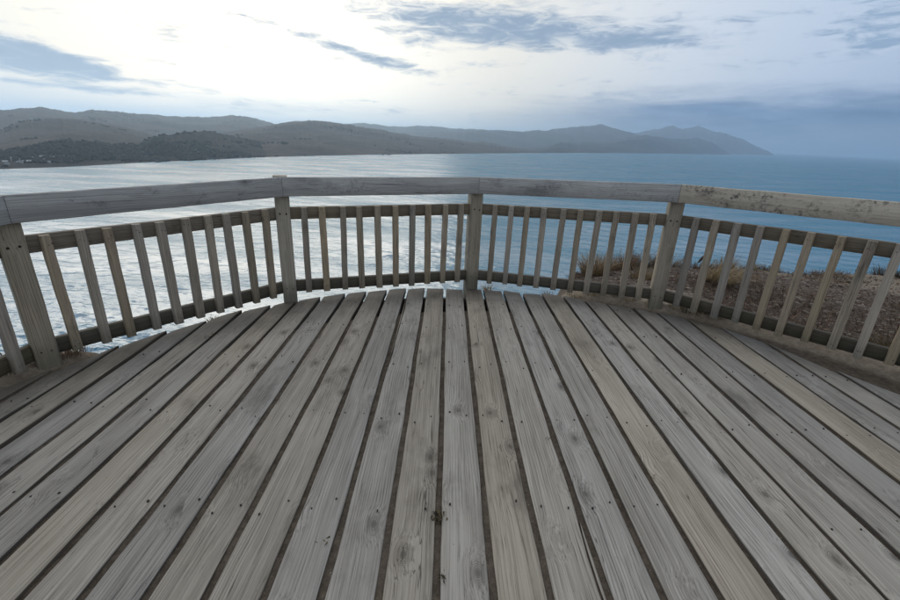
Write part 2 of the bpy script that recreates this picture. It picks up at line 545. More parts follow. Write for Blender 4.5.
M_PANE = plain('house_window', (0.05, 0.06, 0.07), 0.2, 0.5)

# ------------------------------------------------------------------ sea
SEA_Z = -90.0
az1 = np.radians(np.arange(-56, 56.001, 0.14))
az2 = np.radians(np.linspace(56, 304, 125)[1:-1])
aza = np.concatenate([az1, az2])
dep = np.radians(np.concatenate([np.linspace(52, 30, 40)[:-1], np.linspace(30, 1.6, 560)]))
rad = np.concatenate([[2.0, 20.0], 91.33 / np.tan(dep), np.geomspace(3700, 39000, 24)])
A, Rr = np.meshgrid(aza, rad)
X, Y = Rr * np.sin(A), Rr * np.cos(A)
Z = np.zeros_like(X)
wr = np.random.default_rng(3)
for i in range(54):
    lam = 2.2 * (20.0 / 2.2) ** (i / 45.0)
    th = wr.normal(R(72), R(30))
    k = 2 * math.pi / lam
    amp = 0.0078 * lam ** 0.86
    ph = wr.random() * 6.28
    # drop waves the grid is too coarse for
    fade = np.clip((lam / np.maximum(Rr * Rr * 0.97e-5, 0.01) - 2.2) / 3.0, 0, 1)
    arg = k * (X * math.cos(th) + Y * math.sin(th)) + ph + 1.5 * VN.base(X / (lam * 5), Y / (lam * 5))
    s = np.sin(arg)
    Z += amp * fade * (s - 0.25 * np.cos(2 * arg))
Z *= 0.75 + 0.9 * VN.fbm(X / 90.0, Y / 60.0, 3)
Z *= np.clip((Rr - 30) / 40, 0, 1) * (np.abs(A) < R(55.8))
V = np.stack([X, Y, Z + SEA_Z], -1).reshape(-1, 3)
nr, nc = X.shape
Q = grid_quads(nr, nc)
# close the seam behind the camera
i = np.arange(nr - 1) * nc
Q = np.concatenate([Q, np.stack([i + nc - 1, i, i + nc, i + 2 * nc - 1], -1)])
sea = np_mesh('sea', V, Q[:, ::-1], M_SEA)
tag(sea, kind='structure')

# ------------------------------------------------------------------ hills across the bay
SHORE_PX = [(-120, 176), (-60, 172), (0, 169), (60, 167), (100, 165), (150, 162), (200, 160), (250, 157.5), (300, 156), (350, 155), (400, 154.3),
            (450, 153.8), (500, 153.3), (550, 153), (600, 153), (650, 153.3), (700, 154), (728, 154.6), (772, 155.3)]
sh = [at(px, py, SEA_Z) for px, py in SHORE_PX]
sh_az = np.array([math.atan2(p.x, p.y) for p in sh])
sh_r = np.array([math.hypot(p.x, p.y) for p in sh])
def shore_r(a):
    return np.interp(a, sh_az, sh_r)

HILLS = []
def hill(name, crest, dist, foot, mat, rough=1.0, trees=0.0, step=0.10, seed=1, power=1.0, back=1.35):
    """a ridge: crest line traced as directions, carried to its own distance; it runs down to its foot"""
    ca = np.array([azel(x, y)[0] for x, y in crest])
    ce = np.array([azel(x, y)[1] for x, y in crest])
    dpx = np.array([x for x, y in crest], float)
    a = np.arange(ca[0], ca[-1], R(step))
    e = np.interp(a, ca, ce)
    px = np.interp(a, ca, dpx)
    D = np.interp(px, [d_[0] for d_ in dist], [d_[1] for d_ in dist])
    F = shore_r(a) if foot is None else np.interp(px, [d_[0] for d_ in foot], [d_[1] for d_ in foot])
    F = np.minimum(F, D * 0.97)
    v = np.concatenate([[-0.04], np.linspace(0, 1, 46), np.linspace(1.04, back, 10)])
    Vv, Aa = np.meshgrid(v, a, indexing='ij')
    Fg, Dg = F[None, :], D[None, :]
    dd = Fg + (Dg - Fg) * Vv
    x, y = dd * np.sin(Aa), dd * np.cos(Aa)
    kn = VNoise(seed + 60)
    e = e + R(0.14) * kn.fbm(a * 60, a * 0 + 3.3, 5, 0.6) + R(0.05) * kn.fbm(a * 420, a * 0 + 7.7, 3, 0.6)
    zc = CAM_H + D * np.tan(e)
    hgt = (zc - SEA_Z)[None, :]
    up = np.clip(Vv, 0, 1)
    prof = np.where(Vv <= 1, 0.55 * up ** power + 0.45 * (up * up * (3 - 2 * up)), 1 - 0.9 * ((Vv - 1) / (back - 1)) ** 1.3)
    s = np.maximum(hgt, 12)
    vn = VNoise(seed)
    L = 260.0 * np.clip(Dg / 2500.0, 0.5, 4)
    gully = vn.fbm(x / L, y / L, 6, 0.52, True)
    lump = vn.fbm(x / (L * 1.9) + 40, y / (L * 1.9), 4)
    mid = np.clip(4 * up * (1 - up), 0, 1) ** 0.7
    z = SEA_Z + hgt * prof + rough * s * (0.24 * gully + 0.40 * lump) * mid * (Vv <= 1)
    if trees:
        z = z + trees * np.abs(vn.fbm(x / 14.0, y / 14.0, 3)) * np.clip(up * 2, 0, 1)
    z = np.where(Vv <= 0, SEA_Z - 3 + 3.2 * (Vv >= 0), z)
    z = np.where((Vv > 0) & (Vv <= 1), np.maximum(z, SEA_Z + 0.5 + 3 * up), z)
    V = np.stack([x, y, z], -1).reshape(-1, 3)
    Q = grid_quads(*x.shape)
    o = np_mesh(name, V, Q, mat)
    tag(o, kind='structure')
    HILLS.append((V, Q))
    return o

hill('hill', [(-130, 118), (-60, 113), (0, 110), (20, 108), (40, 106.5), (55, 109), (75, 112), (90, 110), (110, 111), (140, 114), (170, 116),
              (200, 117), (240, 115.5), (250, 117), (265, 121.5), (285, 127), (320, 140), (340, 150)],
     [(0, 5200), (340, 7000)], [(0, 3300), (340, 4800)], M_HILL, 1.0, 9.0, 0.06, 21)
hill('hill', [(-130, 150), (-40, 137), (0, 130), (20, 123), (45, 118.5), (60, 118.5), (90, 121), (120, 127), (145, 133), (170, 143), (200, 153)],
     [(0, 3100), (200, 3500)], [(0, 1700), (200, 2200)], M_HILL, 0.9, 6.0, 0.06, 22)
hill('hill', [(-130, 150), (-40, 152), (0, 152), (20, 150.5), (45, 144), (70, 141), (90, 142), (110, 146), (140, 145), (150, 138.5), (170, 135), (190, 132.5), (205, 131), (225, 135), (250, 140),
              (275, 146), (300, 152), (315, 155.2)],
     [(0, 1700), (150, 2000), (315, 2400)], None, M_BUSH, 0.35, 9.0, 0.05, 23, 0.8)
hill('hill', [(190, 150), (220, 133.5), (250, 128), (290, 123), (320, 122.5), (350, 125), (380, 130), (420, 137), (450, 139.5), (480, 143), (510, 147.5), (540, 152.6)],
     [(190, 3600), (350, 4600), (540, 5600)], None, M_HILL, 0.9, 8.0, 0.06, 24)
hill('hill', [(240, 135), (285, 122), (300, 120.6), (312, 121.5), (335, 125), (350, 124), (362, 122.8), (375, 125), (400, 126.5), (430, 125.5), (450, 128.5), (470, 129), (500, 130),
              (515, 131.5), (545, 131), (570, 136), (600, 145), (620, 151)],
     [(240, 9500), (620, 10500)], [(240, 6500), (450, 6500), (620, 8000)], M_HILL_FAR, 0.9, 0, 0.05, 25)
hill('hill', [(470, 150), (500, 137), (530, 133), (550, 130.5), (570, 128), (590, 125.8), (602, 125), (612, 128), (622, 132), (640, 136), (670, 145), (690, 152)],
     [(470, 10500), (690, 12500)], [(470, 7000), (690, 9500)], M_HILL_FAR, 1.0, 0, 0.05, 26)
hill('hill', [(420, 152), (455, 146), (480, 141), (500, 144), (525, 149), (545, 147), (560, 141.5), (585, 142.5), (610, 141), (630, 137.5), (645, 135.3), (655, 136), (670, 138.6), (685, 139.4), (697, 139),
              (708, 141.5), (718, 146), (726, 151), (731, 154.4)],
     [(420, 5600), (545, 7200), (640, 9400), (731, 12500)], None, M_HILL_FAR, 0.8, 0, 0.05, 27)
hill('hill', [(590, 150), (620, 138), (632, 134), (650, 130), (664, 127.2), (673, 126.3), (681, 129), (690, 127.5), (698, 126.4), (706, 129), (716, 132.5), (726, 133.3),
              (738, 138), (752, 144), (766, 150), (774, 154.6)],
     [(590, 15500), (774, 17500)], [(590, 12000), (774, 14500)], M_HILL_FAR, 0.9, 0, 0.04, 28)

allV, allQ, o_ = [], [], 0
for V_, Q_ in HILLS[:4]:
    allV += [tuple(map(float, p)) for p in V_]
    allQ += [tuple(int(k) + o_ for k in f) for f in Q_]
    o_ += len(V_)
bvh = BVHTree.FromPolygons(allV, allQ)
bvh_fore = BVHTree.FromPolygons([tuple(map(float, p)) for p in HILLS[2][0]], [tuple(map(int, f)) for f in HILLS[2][1]])
def hit(px, py):
    r_ = bvh.ray_cast(Vector((0, 0, CAM_H)), ray(px, py).normalized(), 20000)
    return r_[0]

# bush on the near hills across the bay: one mass of small crowns
ico = bmesh.new()
bmesh.ops.create_icosphere(ico, subdivisions=1, radius=1.0)
ico_v = np.array([v.co[:] for v in ico.verts])
ico_f = np.array([[v.index for v in f.verts] for f in ico.faces])
ico.free()
pts, tcol = [], []
vt = VNoise(77)
tries = 0
while len(pts) < 4200 and tries < 16000:
    tries += 1
    px = random.uniform(-5, 470)
    py = random.uniform(104, 167)
    h_ = hit(px, py)
    if h_ is None:
        continue
    dist_ = h_.length
    dens = vt.fbm(np.array([h_.x / 160.0]), np.array([h_.y / 160.0]), 4)[0]
    low = bvh_fore.ray_cast(Vector((0, 0, CAM_H)), ray(px, py).normalized(), 20000)[0]
    low = low is not None and (low - h_).length < 1.0
    if dens < (-0.30 if low else 0.34):
        continue
    s_ = random.uniform(2.5, 5.5) * (1.0 if low else 1.1)
    pts.append((h_.x, h_.y, h_.z, s_))
    tcol.append(np.array((0.038, 0.035, 0.027)) * random.uniform(0.75, 1.25))
P_ = np.array(pts)
jit = rng.uniform(0.7, 1.3, (len(P_), len(ico_v), 1))
Vt = P_[:, None, :3] + ico_v[None] * jit * P_[:, None, 3:4] * np.array([1, 1, 0.85]) + np.array([0, 0, 0.3]) * P_[:, None, 3:4]
Ft = (ico_f[None] + (np.arange(len(P_)) * len(ico_v))[:, None, None]).reshape(-1, 3)
bush = np_mesh('woodland', Vt.reshape(-1, 3), Ft, M_WOODS, False)
point_color(bush, np.repeat(np.array(tcol), len(ico_v), 0))
tag(bush, 'dark bush growing over the hills across the bay', 'woodland', kind='stuff')

# houses of the settlement on the far shore
HOUSE_PX = [(11, 158.4), (20, 158.2), (31, 158), (36, 158), (41, 157.8), (50, 157.6), (57, 157.5), (65, 157.4),
            (3, 162.2), (8, 161), (5, 165), (17, 163.2), (21, 162.2), (25, 163.4), (31, 162.6), (40, 160.4), (43.5, 162.8), (13, 160.6)]
for k, (px, py) in enumerate(HOUSE_PX):
    p = hit(px, py)
    if p is None:
        continue
    L, W_, Hh, Rf = random.uniform(6, 10), random.uniform(5, 7), random.uniform(2.6, 4.2), random.uniform(1.2, 1.9)
    p += Vector((random.uniform(-9, 9), random.uniform(-9, 9), 0))
    dn_ = bvh.ray_cast(Vector((p.x, p.y, 900)), Vector((0, 0, -1)))[0]
    p = dn_ if dn_ is not None else p
    h0 = empty('house', (p.x, p.y, p.z - 0.6), math.atan2(-p.x, p.y) + random.uniform(-0.35, 0.35))
    tag(h0, 'small pale house of the settlement above the far shore', 'house', 'houses across the bay')
    a_, b_ = L / 2, W_ / 2
    mesh_obj('wall', [(-a_, -b_, 0), (a_, -b_, 0), (a_, b_, 0), (-a_, b_, 0), (-a_, -b_, Hh), (a_, -b_, Hh), (a_, b_, Hh), (-a_, b_, Hh), (-a_, 0, Hh + Rf), (a_, 0, Hh + Rf)],
             [(0, 1, 5, 4), (2, 3, 7, 6), (1, 2, 6, 9, 5), (3, 0, 4, 8, 7)], M_HOUSE_W, h0)
    oh = 0.5
    z0, z1 = Hh - 0.12, Hh + Rf + 0.15
    mesh_obj('roof', [(-a_ - oh, -b_ - oh, z0), (a_ + oh, -b_ - oh, z0), (a_ + oh, 0, z1), (-a_ - oh, 0, z1), (-a_ - oh, b_ + oh, z0), (a_ + oh, b_ + oh, z0),
                      (-a_ - oh, -b_ - oh, z0 + .2), (a_ + oh, -b_ - oh, z0 + .2), (a_ + oh, 0, z1 + .2), (-a_ - oh, 0, z1 + .2), (-a_ - oh, b_ + oh, z0 + .2), (a_ + oh, b_ + oh, z0 + .2)],
             [(0, 3, 2, 1), (3, 4, 5, 2), (6, 7, 8, 9), (9, 8, 11, 10), (0, 1, 7, 6), (5, 4, 10, 11), (1, 2, 8, 7), (2, 5, 11, 8), (4, 3, 9, 10), (3, 0, 6, 9)],
             random.choice([M_HOUSE_R, M_HOUSE_R2]), h0)
    for q_ in range(3):
        xx = -a_ + L * (q_ + 0.5) / 3
        mesh_obj('window', [(xx - .8, -b_ - .04, 1.2), (xx + .8, -b_ - .04, 1.2), (xx + .8, -b_ - .04, 2.6), (xx - .8, -b_ - .04, 2.6),
                            (xx - .8, -b_ + .02, 1.2), (xx + .8, -b_ + .02, 1.2), (xx + .8, -b_ + .02, 2.6), (xx - .8, -b_ + .02, 2.6)],
                 [(0, 1, 2, 3), (0, 4, 5, 1), (1, 5, 6, 2), (2, 6, 7, 3), (3, 7, 4, 0)], M_PANE, h0)

# ------------------------------------------------------------------ clifftop
EDGE = [(-40, -80), (-14, -14), (-4.6, -1.5), (-3.0, 1.2), (-2.72, 1.95), (-2.45, 2.3), (-2.12, 2.40), (-1.7, 2.72), (-1.2, 3.18), (-0.4, 3.60), (0.3, 3.70), (0.75, 3.72), (1.0, 3.85), (1.12, 4.25)]
for px, py in ((572, 281), (600, 270), (640, 264), (700, 263), (760, 260), (830, 262.5), (900, 267)):
    p = at(px, py, -0.30)
    EDGE.append((p.x, p.y))
EDGE += [(9.5, 6.2), (14, 5.0), (24, -4), (45, -80)]
E_ = np.array(EDGE, float)

def signed_dist(x, y):
    """distance to the cliff edge, positive on the land"""
    best = np.full(x.shape, 1e9)
    inside = np.zeros(x.shape, bool)
    n = len(E_)
    for i in range(n):
        a_, b_ = E_[i], E_[(i + 1) % n]
        ab = b_ - a_
        if i < n - 1:
            t_ = np.clip(((x - a_[0]) * ab[0] + (y - a_[1]) * ab[1]) / (ab @ ab), 0, 1)
            best = np.minimum(best, np.hypot(x - a_[0] - t_ * ab[0], y - a_[1] - t_ * ab[1]))
        cond = ((a_[1] > y) != (b_[1] > y)) & (x < (b_[0] - a_[0]) * (y - a_[1]) / (b_[1] - a_[1] + 1e-12) + a_[0])
        inside ^= cond
    return np.where(inside, best, -best)

def ground_z(x, y, sd):
    rd = np.hypot(x - DECK_C[0], y - DECK_C[1])
    out_ = np.clip(rd - 2.95, 0, None)
    plate = -0.013 - 0.075 * np.clip(out_, 0, 9) * (y > -2) + 0.0
    # soil banked up against the deck on the landward right
    bankm = np.exp(-((rd - 3.02) / 0.11) ** 2) * np.clip((x - 0.9) / 0.5, 0, 1)
    bankl = np.exp(-((rd - 3.02) / 0.16) ** 2) * np.clip((-2.05 - x) / 0.2, 0, 1)
    plate = plate + (0.055 + 0.03 * VN.fbm(x * 3.0, y * 3.0, 3)) * bankm + 0.045 * bankl
    rough_ = np.clip(out_ / 0.4, 0.08, 1)
    plate = plate + rough_ * (0.10 * VN.fbm(x * 0.9, y * 0.9, 3) + 0.035 * VN.fbm(x * 5, y * 5, 4)) + 0.008 * VN.fbm(x * 23, y * 23, 3)
    plate = np.where(rd < 2.93, np.minimum(plate, -0.009), plate)
    sea_side = np.clip((1.25 - x) / 0.3, 0, 1) * np.clip((x + 2.2) / 0.4, 0, 1) * (y > 1.5)
    plate = plate - 0.16 * sea_side * np.clip((rd - 2.36) / 0.12, 0, 1) * (rd < 3.3)
    dn = np.clip(-sd, 0, None)
    fall = 2.6 * dn ** 1.05 + 0.5 * np.clip(dn, 0, 1) * VN.fbm(x * 1.6, y * 1.6, 4)
    lip = 0.10 * np.exp(-(np.clip(sd, 0, None) / 0.35) ** 2) * np.clip(out_, 0, 1)
    return np.maximum(plate - lip - fall, SEA_Z - 4)

gx = np.unique(np.concatenate([np.linspace(-90, -12, 26), np.linspace(-12, -4, 24), np.arange(-4, 9, 0.055), np.linspace(9, 16, 30), np.linspace(16, 90, 26)]))
gy = np.unique(np.concatenate([np.linspace(-90, -10, 22), np.linspace(-10, 0, 30), np.arange(0, 8.5, 0.055), np.linspace(8.5, 16, 30), np.linspace(16, 60, 26)]))
GX, GY = np.meshgrid(gx, gy)
SD = signed_dist(GX + 0.10 * VN.fbm(GX * 2.2, GY * 2.2, 3), GY + 0.10 * VN.fbm(GX * 2.2 + 9, GY * 2.2, 3))
GZ = ground_z(GX, GY, SD)
ground = np_mesh('ground', np.stack([GX, GY, GZ], -1).reshape(-1, 3), grid_quads(*GX.shape), M_SOIL)
tag(ground, kind='structure')
def gz(x, y):
    x, y = np.array([x], float), np.array([y], float)
    return float(ground_z(x, y, signed_dist(x, y))[0])

# ------------------------------------------------------------------ deck
deck = empty('viewing_deck', (0, 0, 0), -AZ)
tag(deck, 'weathered grey plank viewing deck with a rounded outer edge', 'deck')
GAPS = [(-2.545, 1.35), (-2.372, 1.80), (-2.2, 2.20), (-2.054, 2.545), (-1.890, 2.793), (-1.721, 2.992), (-1.558, 3.188), (-1.385, 3.337), (-1.219, 3.465), (-1.046, 3.575),
        (-0.864, 3.675), (-0.689, 3.752), (-0.510, 3.819), (-0.338, 3.872), (-0.163, 3.925), (0.013, 3.935), (0.192, 3.925), (0.371, 3.935), (0.558, 3.930),
        (0.731, 3.880), (0.914, 3.870), (1.106, 3.82), (1.281, 3.725), (1.459, 3.640), (1.654, 3.590), (1.831, 3.475), (2.022, 3.365), (2.225, 3.200), (2.413, 2.950),
        (2.597, 2.520), (2.78, 2.22), (2.965, 1.86), (3.15, 1.42)]
T_NEAR = -1.95
TH = 0.045
def plank(n0, n1, t0, t1, seed, notch=None):
    """one board: bevelled, with slightly wandering edges; notch = (side, ta, tb, depth)"""
    r_ = random.Random(seed)
    segs = 46
    ga, gb = r_.uniform(0.0108, 0.0135), r_.uniform(0.0108, 0.0135)
    x0, x1 = n0 + ga, n1 - gb
    cup = r_.uniform(-0.0015, 0.0025)
    lift = r_.uniform(-0.003, 0.003)
    ph = [r_.uniform(0, 6.28) for _ in range(6)]
    vs, fs = [], []
    ring = 10
    for i in range(segs + 1):
        u = i / segs
        for j in range(2):
            pass
        tl = T_NEAR + (t0 - T_NEAR) * u
        tr = T_NEAR + (t1 - T_NEAR) * u
        wl = 0.0016 * math.sin(5.1 * tl + ph[0]) + 0.0011 * math.sin(17 * tl + ph[1]) + r_.uniform(-.0006, .0006)
        wr_ = 0.0016 * math.sin(4.7 * tr + ph[2]) + 0.0011 * math.sin(15 * tr + ph[3]) + r_.uniform(-.0006, .0006)
        xl, xr = x0 + wl, x1 + wr_
        if notch:
            sd_, ta, tb, dp = notch
            tt = tl if sd_ < 0 else tr
            k_ = max(0.0, 1 - abs((tt - (ta + tb) / 2) / ((tb - ta) / 2)))
            k_ = min(1.0, k_ * 2.2)
            if sd_ < 0:
                xl += dp * k_
            else:
                xr -= dp * k_
        zz = lift + 0.0015 * math.sin(2.1 * tl + ph[4])
        b_ = 0.004 + 0.0015 * math.sin(9 * tl + ph[5])
        xm = (xl + xr) / 2
        tm = (tl + tr) / 2
        row = [(xl, tl, zz - TH), (xl, tl, zz - b_), (xl + b_ * .45, tl, zz - b_ * .35), (xl + b_ * 1.2, tl, zz - .0002), (xl * .5 + xm * .5, (tl + tm) / 2, zz + cup * .7),
               (xm, tm, zz + cup), (xr * .5 + xm * .5, (tr + tm) / 2, zz + cup * .7), (xr - b_ * 1.2, tr, zz - .0002), (xr - b_ * .45, tr, zz - b_ * .35), (xr, tr, zz - b_), (xr, tr, zz - TH)]
        ring = len(row)
        # weathered, rounded outer end
        if i == segs:
            row = [(x, y, z - (0.004 if z > -0.02 else 0)) for x, y, z in row]
        vs += row
    for i in range(segs):
        for j in range(ring - 1):
            a_ = i * ring + j
            fs.append((a_, a_ + 1, a_ + ring + 1, a_ + ring)[::-1])
        fs.append((i * ring, i * ring + ring, i * ring + 2 * ring - 1, i * ring + ring - 1)[::-1])
    fs.append(tuple(range(ring))[::-1])
    fs.append(tuple(segs * ring + j for j in range(ring)))
    o = mesh_obj('plank', vs, fs, M_DECK, deck)
    me = o.data
    me.shade_smooth()
    me.set_sharp_from_angle(angle=R(38))
    # move the origin to the board's own near end
    cx = (x0 + x1) / 2
    me.transform(Matrix.Translation((-cx, -T_NEAR, 0)))
    o.location = (cx, T_NEAR, 0)
    return o, x0, x1, cx

JOISTS = [-1.6, -1.05, -0.45, 0.15, 0.72, 1.30, 1.88, 2.44, 3.02, 3.50]
for k in range(len(GAPS) - 1):
    (n0, t0), (n1, t1) = GAPS[k], GAPS[k + 1]
    j = random.uniform(-0.018, 0.018)
    notch = None
    if abs(n1 - 0.558) < .001:
        notch = (1, 0.80, 1.30, 0.017)
    if abs(n0 + 0.338) < .001:
        notch = (-1, 2.2, 3.9, 0.012)
    o, x0, x1, cx = plank(n0, n1, t0 + j, t1 + j, 100 + k, notch)
    # two nails at every joist, heads sunk flush
    vs, fs = [], []
    for tj in JOISTS:
        if tj > min(t0, t1) - 0.06:
            continue
        for sx in (x0 + random.uniform(.022, .042), x1 - random.uniform(.022, .042)):
            if random.random() < 0.12:
                continue
            ty = tj + random.uniform(-.05, .05) + 0.02 * math.sin(n0 * 3)
            rr = random.uniform(0.0026, 0.0046)
            b0 = len(vs)
            for q_ in range(8):
                a_ = q_ * math.pi / 4
                vs.append((sx - cx + rr * math.cos(a_), ty - T_NEAR + rr * 1.25 * math.sin(a_), 0.0036))
            for q_ in range(8):
                a_ = q_ * math.pi / 4
                vs.append((sx - cx + rr * math.cos(a_), ty - T_NEAR + rr * 1.25 * math.sin(a_), -0.012))
            fs.append(tuple(b0 + q_ for q_ in range(8)))
            for q_ in range(8):
                fs.append((b0 + q_, b0 + 8 + q_, b0 + 8 + (q_ + 1) % 8, b0 + (q_ + 1) % 8))
    if vs:
        nl = mesh_obj('nail_heads', vs, fs, M_NAIL, o)
        nl['kind'] = 'stuff'
# slivers split off two of the boards
def sliver(pts, wd):
    vs, fs = [], []
    for i, (n, t_) in enumerate(pts):
        w_ = wd * math.sin(math.pi * (i + 0.35) / (len(pts) - 0.3))
        vs += [(n - w_ / 2, t_, -0.035), (n - w_ / 2, t_, -0.004), (n, t_, -0.001), (n + w_ / 2, t_, -0.004), (n + w_ / 2, t_, -0.035)]
    for i in range(len(pts) - 1):
        for j in range(4):
            a_ = i * 5 + j
            fs.append((a_, a_ + 5, a_ + 6, a_ + 1))
    fs += [tuple(range(5)), tuple(range(len(vs) - 5, len(vs)))[::-1]]
    return mesh_obj('splinter', vs, fs, M_DECK, deck)
sliver([(0.5440, 0.84), (0.5415, 0.92), (0.5405, 1.02), (0.5415, 1.12), (0.5430, 1.20), (0.5450, 1.26)], 0.009)
sliver([(-0.3245, 2.4), (-0.3235, 2.7), (-0.3230, 3.0), (-0.3230, 3.3), (-0.3235, 3.6), (-0.3240, 3.8)], 0.006)
# joists carrying the outer ends
for k in range(2, len(GAPS) - 2, 3):
    a_ = Vector((GAPS[k][0], GAPS[k][1] - 0.14))
    b_ = Vector((GAPS[min(k + 3, len(GAPS) - 1)][0], GAPS[min(k + 3, len(GAPS) - 1)][1] - 0.14))
    d_ = b_ - a_
    L = d_.length
    o = mesh_obj('joist', [(0, -.025, -.14), (L, -.025, -.14), (L, .025, -.14), (0, .025, -.14), (0, -.025, 0), (L, -.025, 0), (L, .025, 0), (0, .025, 0)],
                 [(3, 2, 1, 0), (4, 5, 6, 7), (0, 1, 5, 4), (1, 2, 6, 5), (2, 3, 7, 6), (3, 0, 4, 7)], M_JOIST, deck)
    o.location = (a_.x, a_.y, -TH - 0.012)
    o.rotation_euler = (0, 0, math.atan2(d_.y, d_.x))

# ------------------------------------------------------------------ railing
rail = empty('railing', (DECK_C[0], DECK_C[1], 0))
tag(rail, 'weathered timber railing with square balusters round the deck edge', 'railing')
RO = Vector((DECK_C[0], DECK_C[1], 0))
PF = [Vector((-2.44, 0.61, 0)), Vector((-2.279, 2.204, 0)), Vector((-1.321, 3.402, 0)), Vector((0.207, 3.958, 0)), Vector((1.793, 3.599, 0)), Vector((2.935, 2.441, 0))]
TOPZ = [0.945, 0.972, 1.002, 1.023, 1.061, 1.085]
MIDZ = [0.730, 0.747, 0.767, 0.784, 0.813, 0.835]
LOWZ = [0.135, 0.146, 0.162, 0.163, 0.163, 0.165]
TOP_H, MID_H, LOW_H = 0.140, 0.094, 0.093
BAL_D, RAIL_D, POST_W = 0.040, 0.045, 0.108
def inward(i):
    d_ = (PF[i + 1] - PF[i]).normalized()
    return Vector((d_.y, -d_.x, 0))
def joint_in(i):
    """bisector pointing to the deck at post i, scaled for offsetting both neighbours by one unit"""
    if i == 0:
        return inward(0)
    if i == len(PF) - 1:
        return inward(i - 1)
    a_, b_ = inward(i - 1), inward(i)
    s = (a_ + b_).normalized()
    return s / s.dot(a_)

def beam(name, A, B, inA, inB, h, dep, mat, off, jit=0.0, gap=0.0):
    """board on edge between A and B (top inner line), mitred at both ends; local X runs along it"""
    d_ = (B - A).normalized()
    A2, B2 = A + d_ * gap, B - d_ * gap
    org = A2 + RO * 0
    ux = Vector((d_.x, d_.y, 0)).normalized()
    uy = Vector((-ux.y, ux.x, 0))
    def loc(p):
        q_ = p - org
        return (q_.dot(ux), q_.dot(uy), q_.z)
    bv = 0.0035
    n = 16
    vs, fs = [], []
    r_ = random.Random(hash((name, round(A.x, 3))) & 0xffff)
    for i in range(n + 1):
        u = i / n
        wz = r_.uniform(-.0009, .0009) * (0 < i < n)
        wy = r_.uniform(-.0007, .0007) * (0 < i < n)
        pi_ = A2.lerp(B2, u) + inA.lerp(inB, u) * off
        po = A2.lerp(B2, u) + inA.lerp(inB, u) * (off - dep)
        up = Vector((0, 0, 1))
        di = (pi_ - po).normalized()
        prof = [pi_ - up * bv, pi_ - di * bv, po + di * bv, po - up * bv, po - up * (h - bv), po - up * h + di * bv, pi_ - up * h - di * bv, pi_ - up * (h - bv)]
        for p in prof:
            l_ = loc(p)
            vs.append((l_[0], l_[1] + wy, l_[2] + wz))
    for i in range(n):
        for j in range(8):
            a_ = i * 8 + j
            b_ = i * 8 + (j + 1) % 8
            fs.append((a_, b_, b_ + 8, a_ + 8))
    fs.append(tuple(range(8))[::-1])
    fs.append(tuple(n * 8 + j for j in range(8)))
    o = mesh_obj(name, vs, fs, mat, rail)
    o.data.shade_smooth()
    o.data.set_sharp_from_angle(angle=R(50))
    o.location = org - RO
    o.rotation_euler = (0, 0, math.atan2(ux.y, ux.x))
    return o

def stick(name, base, top, wdt, dep, ux, mat, bv=0.004):
    """upright square timber; base and top are the middle of its inner face"""
    uy = Vector((ux.y, -ux.x, 0))          # towards the deck
    n = 10
    vs, fs = [], []
    for i in range(n + 1):
        u = i / n
        c = base.lerp(top, u)
        jx, jy = (random.uniform(-.0012, .0012), random.uniform(-.0010, .0010)) if 0 < i < n else (0, 0)
        e_ = 0.0 if i < n else bv * .6
        a_ = wdt / 2 - e_
        y0, y1 = -e_, -(dep - e_)
        pr = [(-a_ + bv, y0), (a_ - bv, y0), (a_, y0 - bv), (a_, y1 + bv), (a_ - bv, y1), (-a_ + bv, y1), (-a_, y1 + bv), (-a_, y0 - bv)]
        for x, y in pr:
            p = c + ux * (x + jx) + uy * (y + jy)
            vs.append(p - base)
    for i in range(n):
        for j in range(8):
            a_ = i * 8 + j
            b_ = i * 8 + (j + 1) % 8
            fs.append((a_, a_ + 8, b_ + 8, b_))
    fs.append(tuple(range(8)))
    fs.append(tuple(n * 8 + j for j in range(8))[::-1])
    rz = math.atan2(ux.y, ux.x)
    rot = Matrix.Rotation(-rz, 3, 'Z')
    o = mesh_obj(name, [rot @ v for v in vs], fs, mat, rail)
    bm_ = bmesh.new()
    bm_.from_mesh(o.data)
    bmesh.ops.recalc_face_normals(bm_, faces=bm_.faces)
    bm_.to_mesh(o.data)
    bm_.free()
    o.data.shade_smooth()
    o.data.set_sharp_from_angle(angle=R(50))
    o.location = base - RO
    o.rotation_euler = (0, 0, rz)
    return o

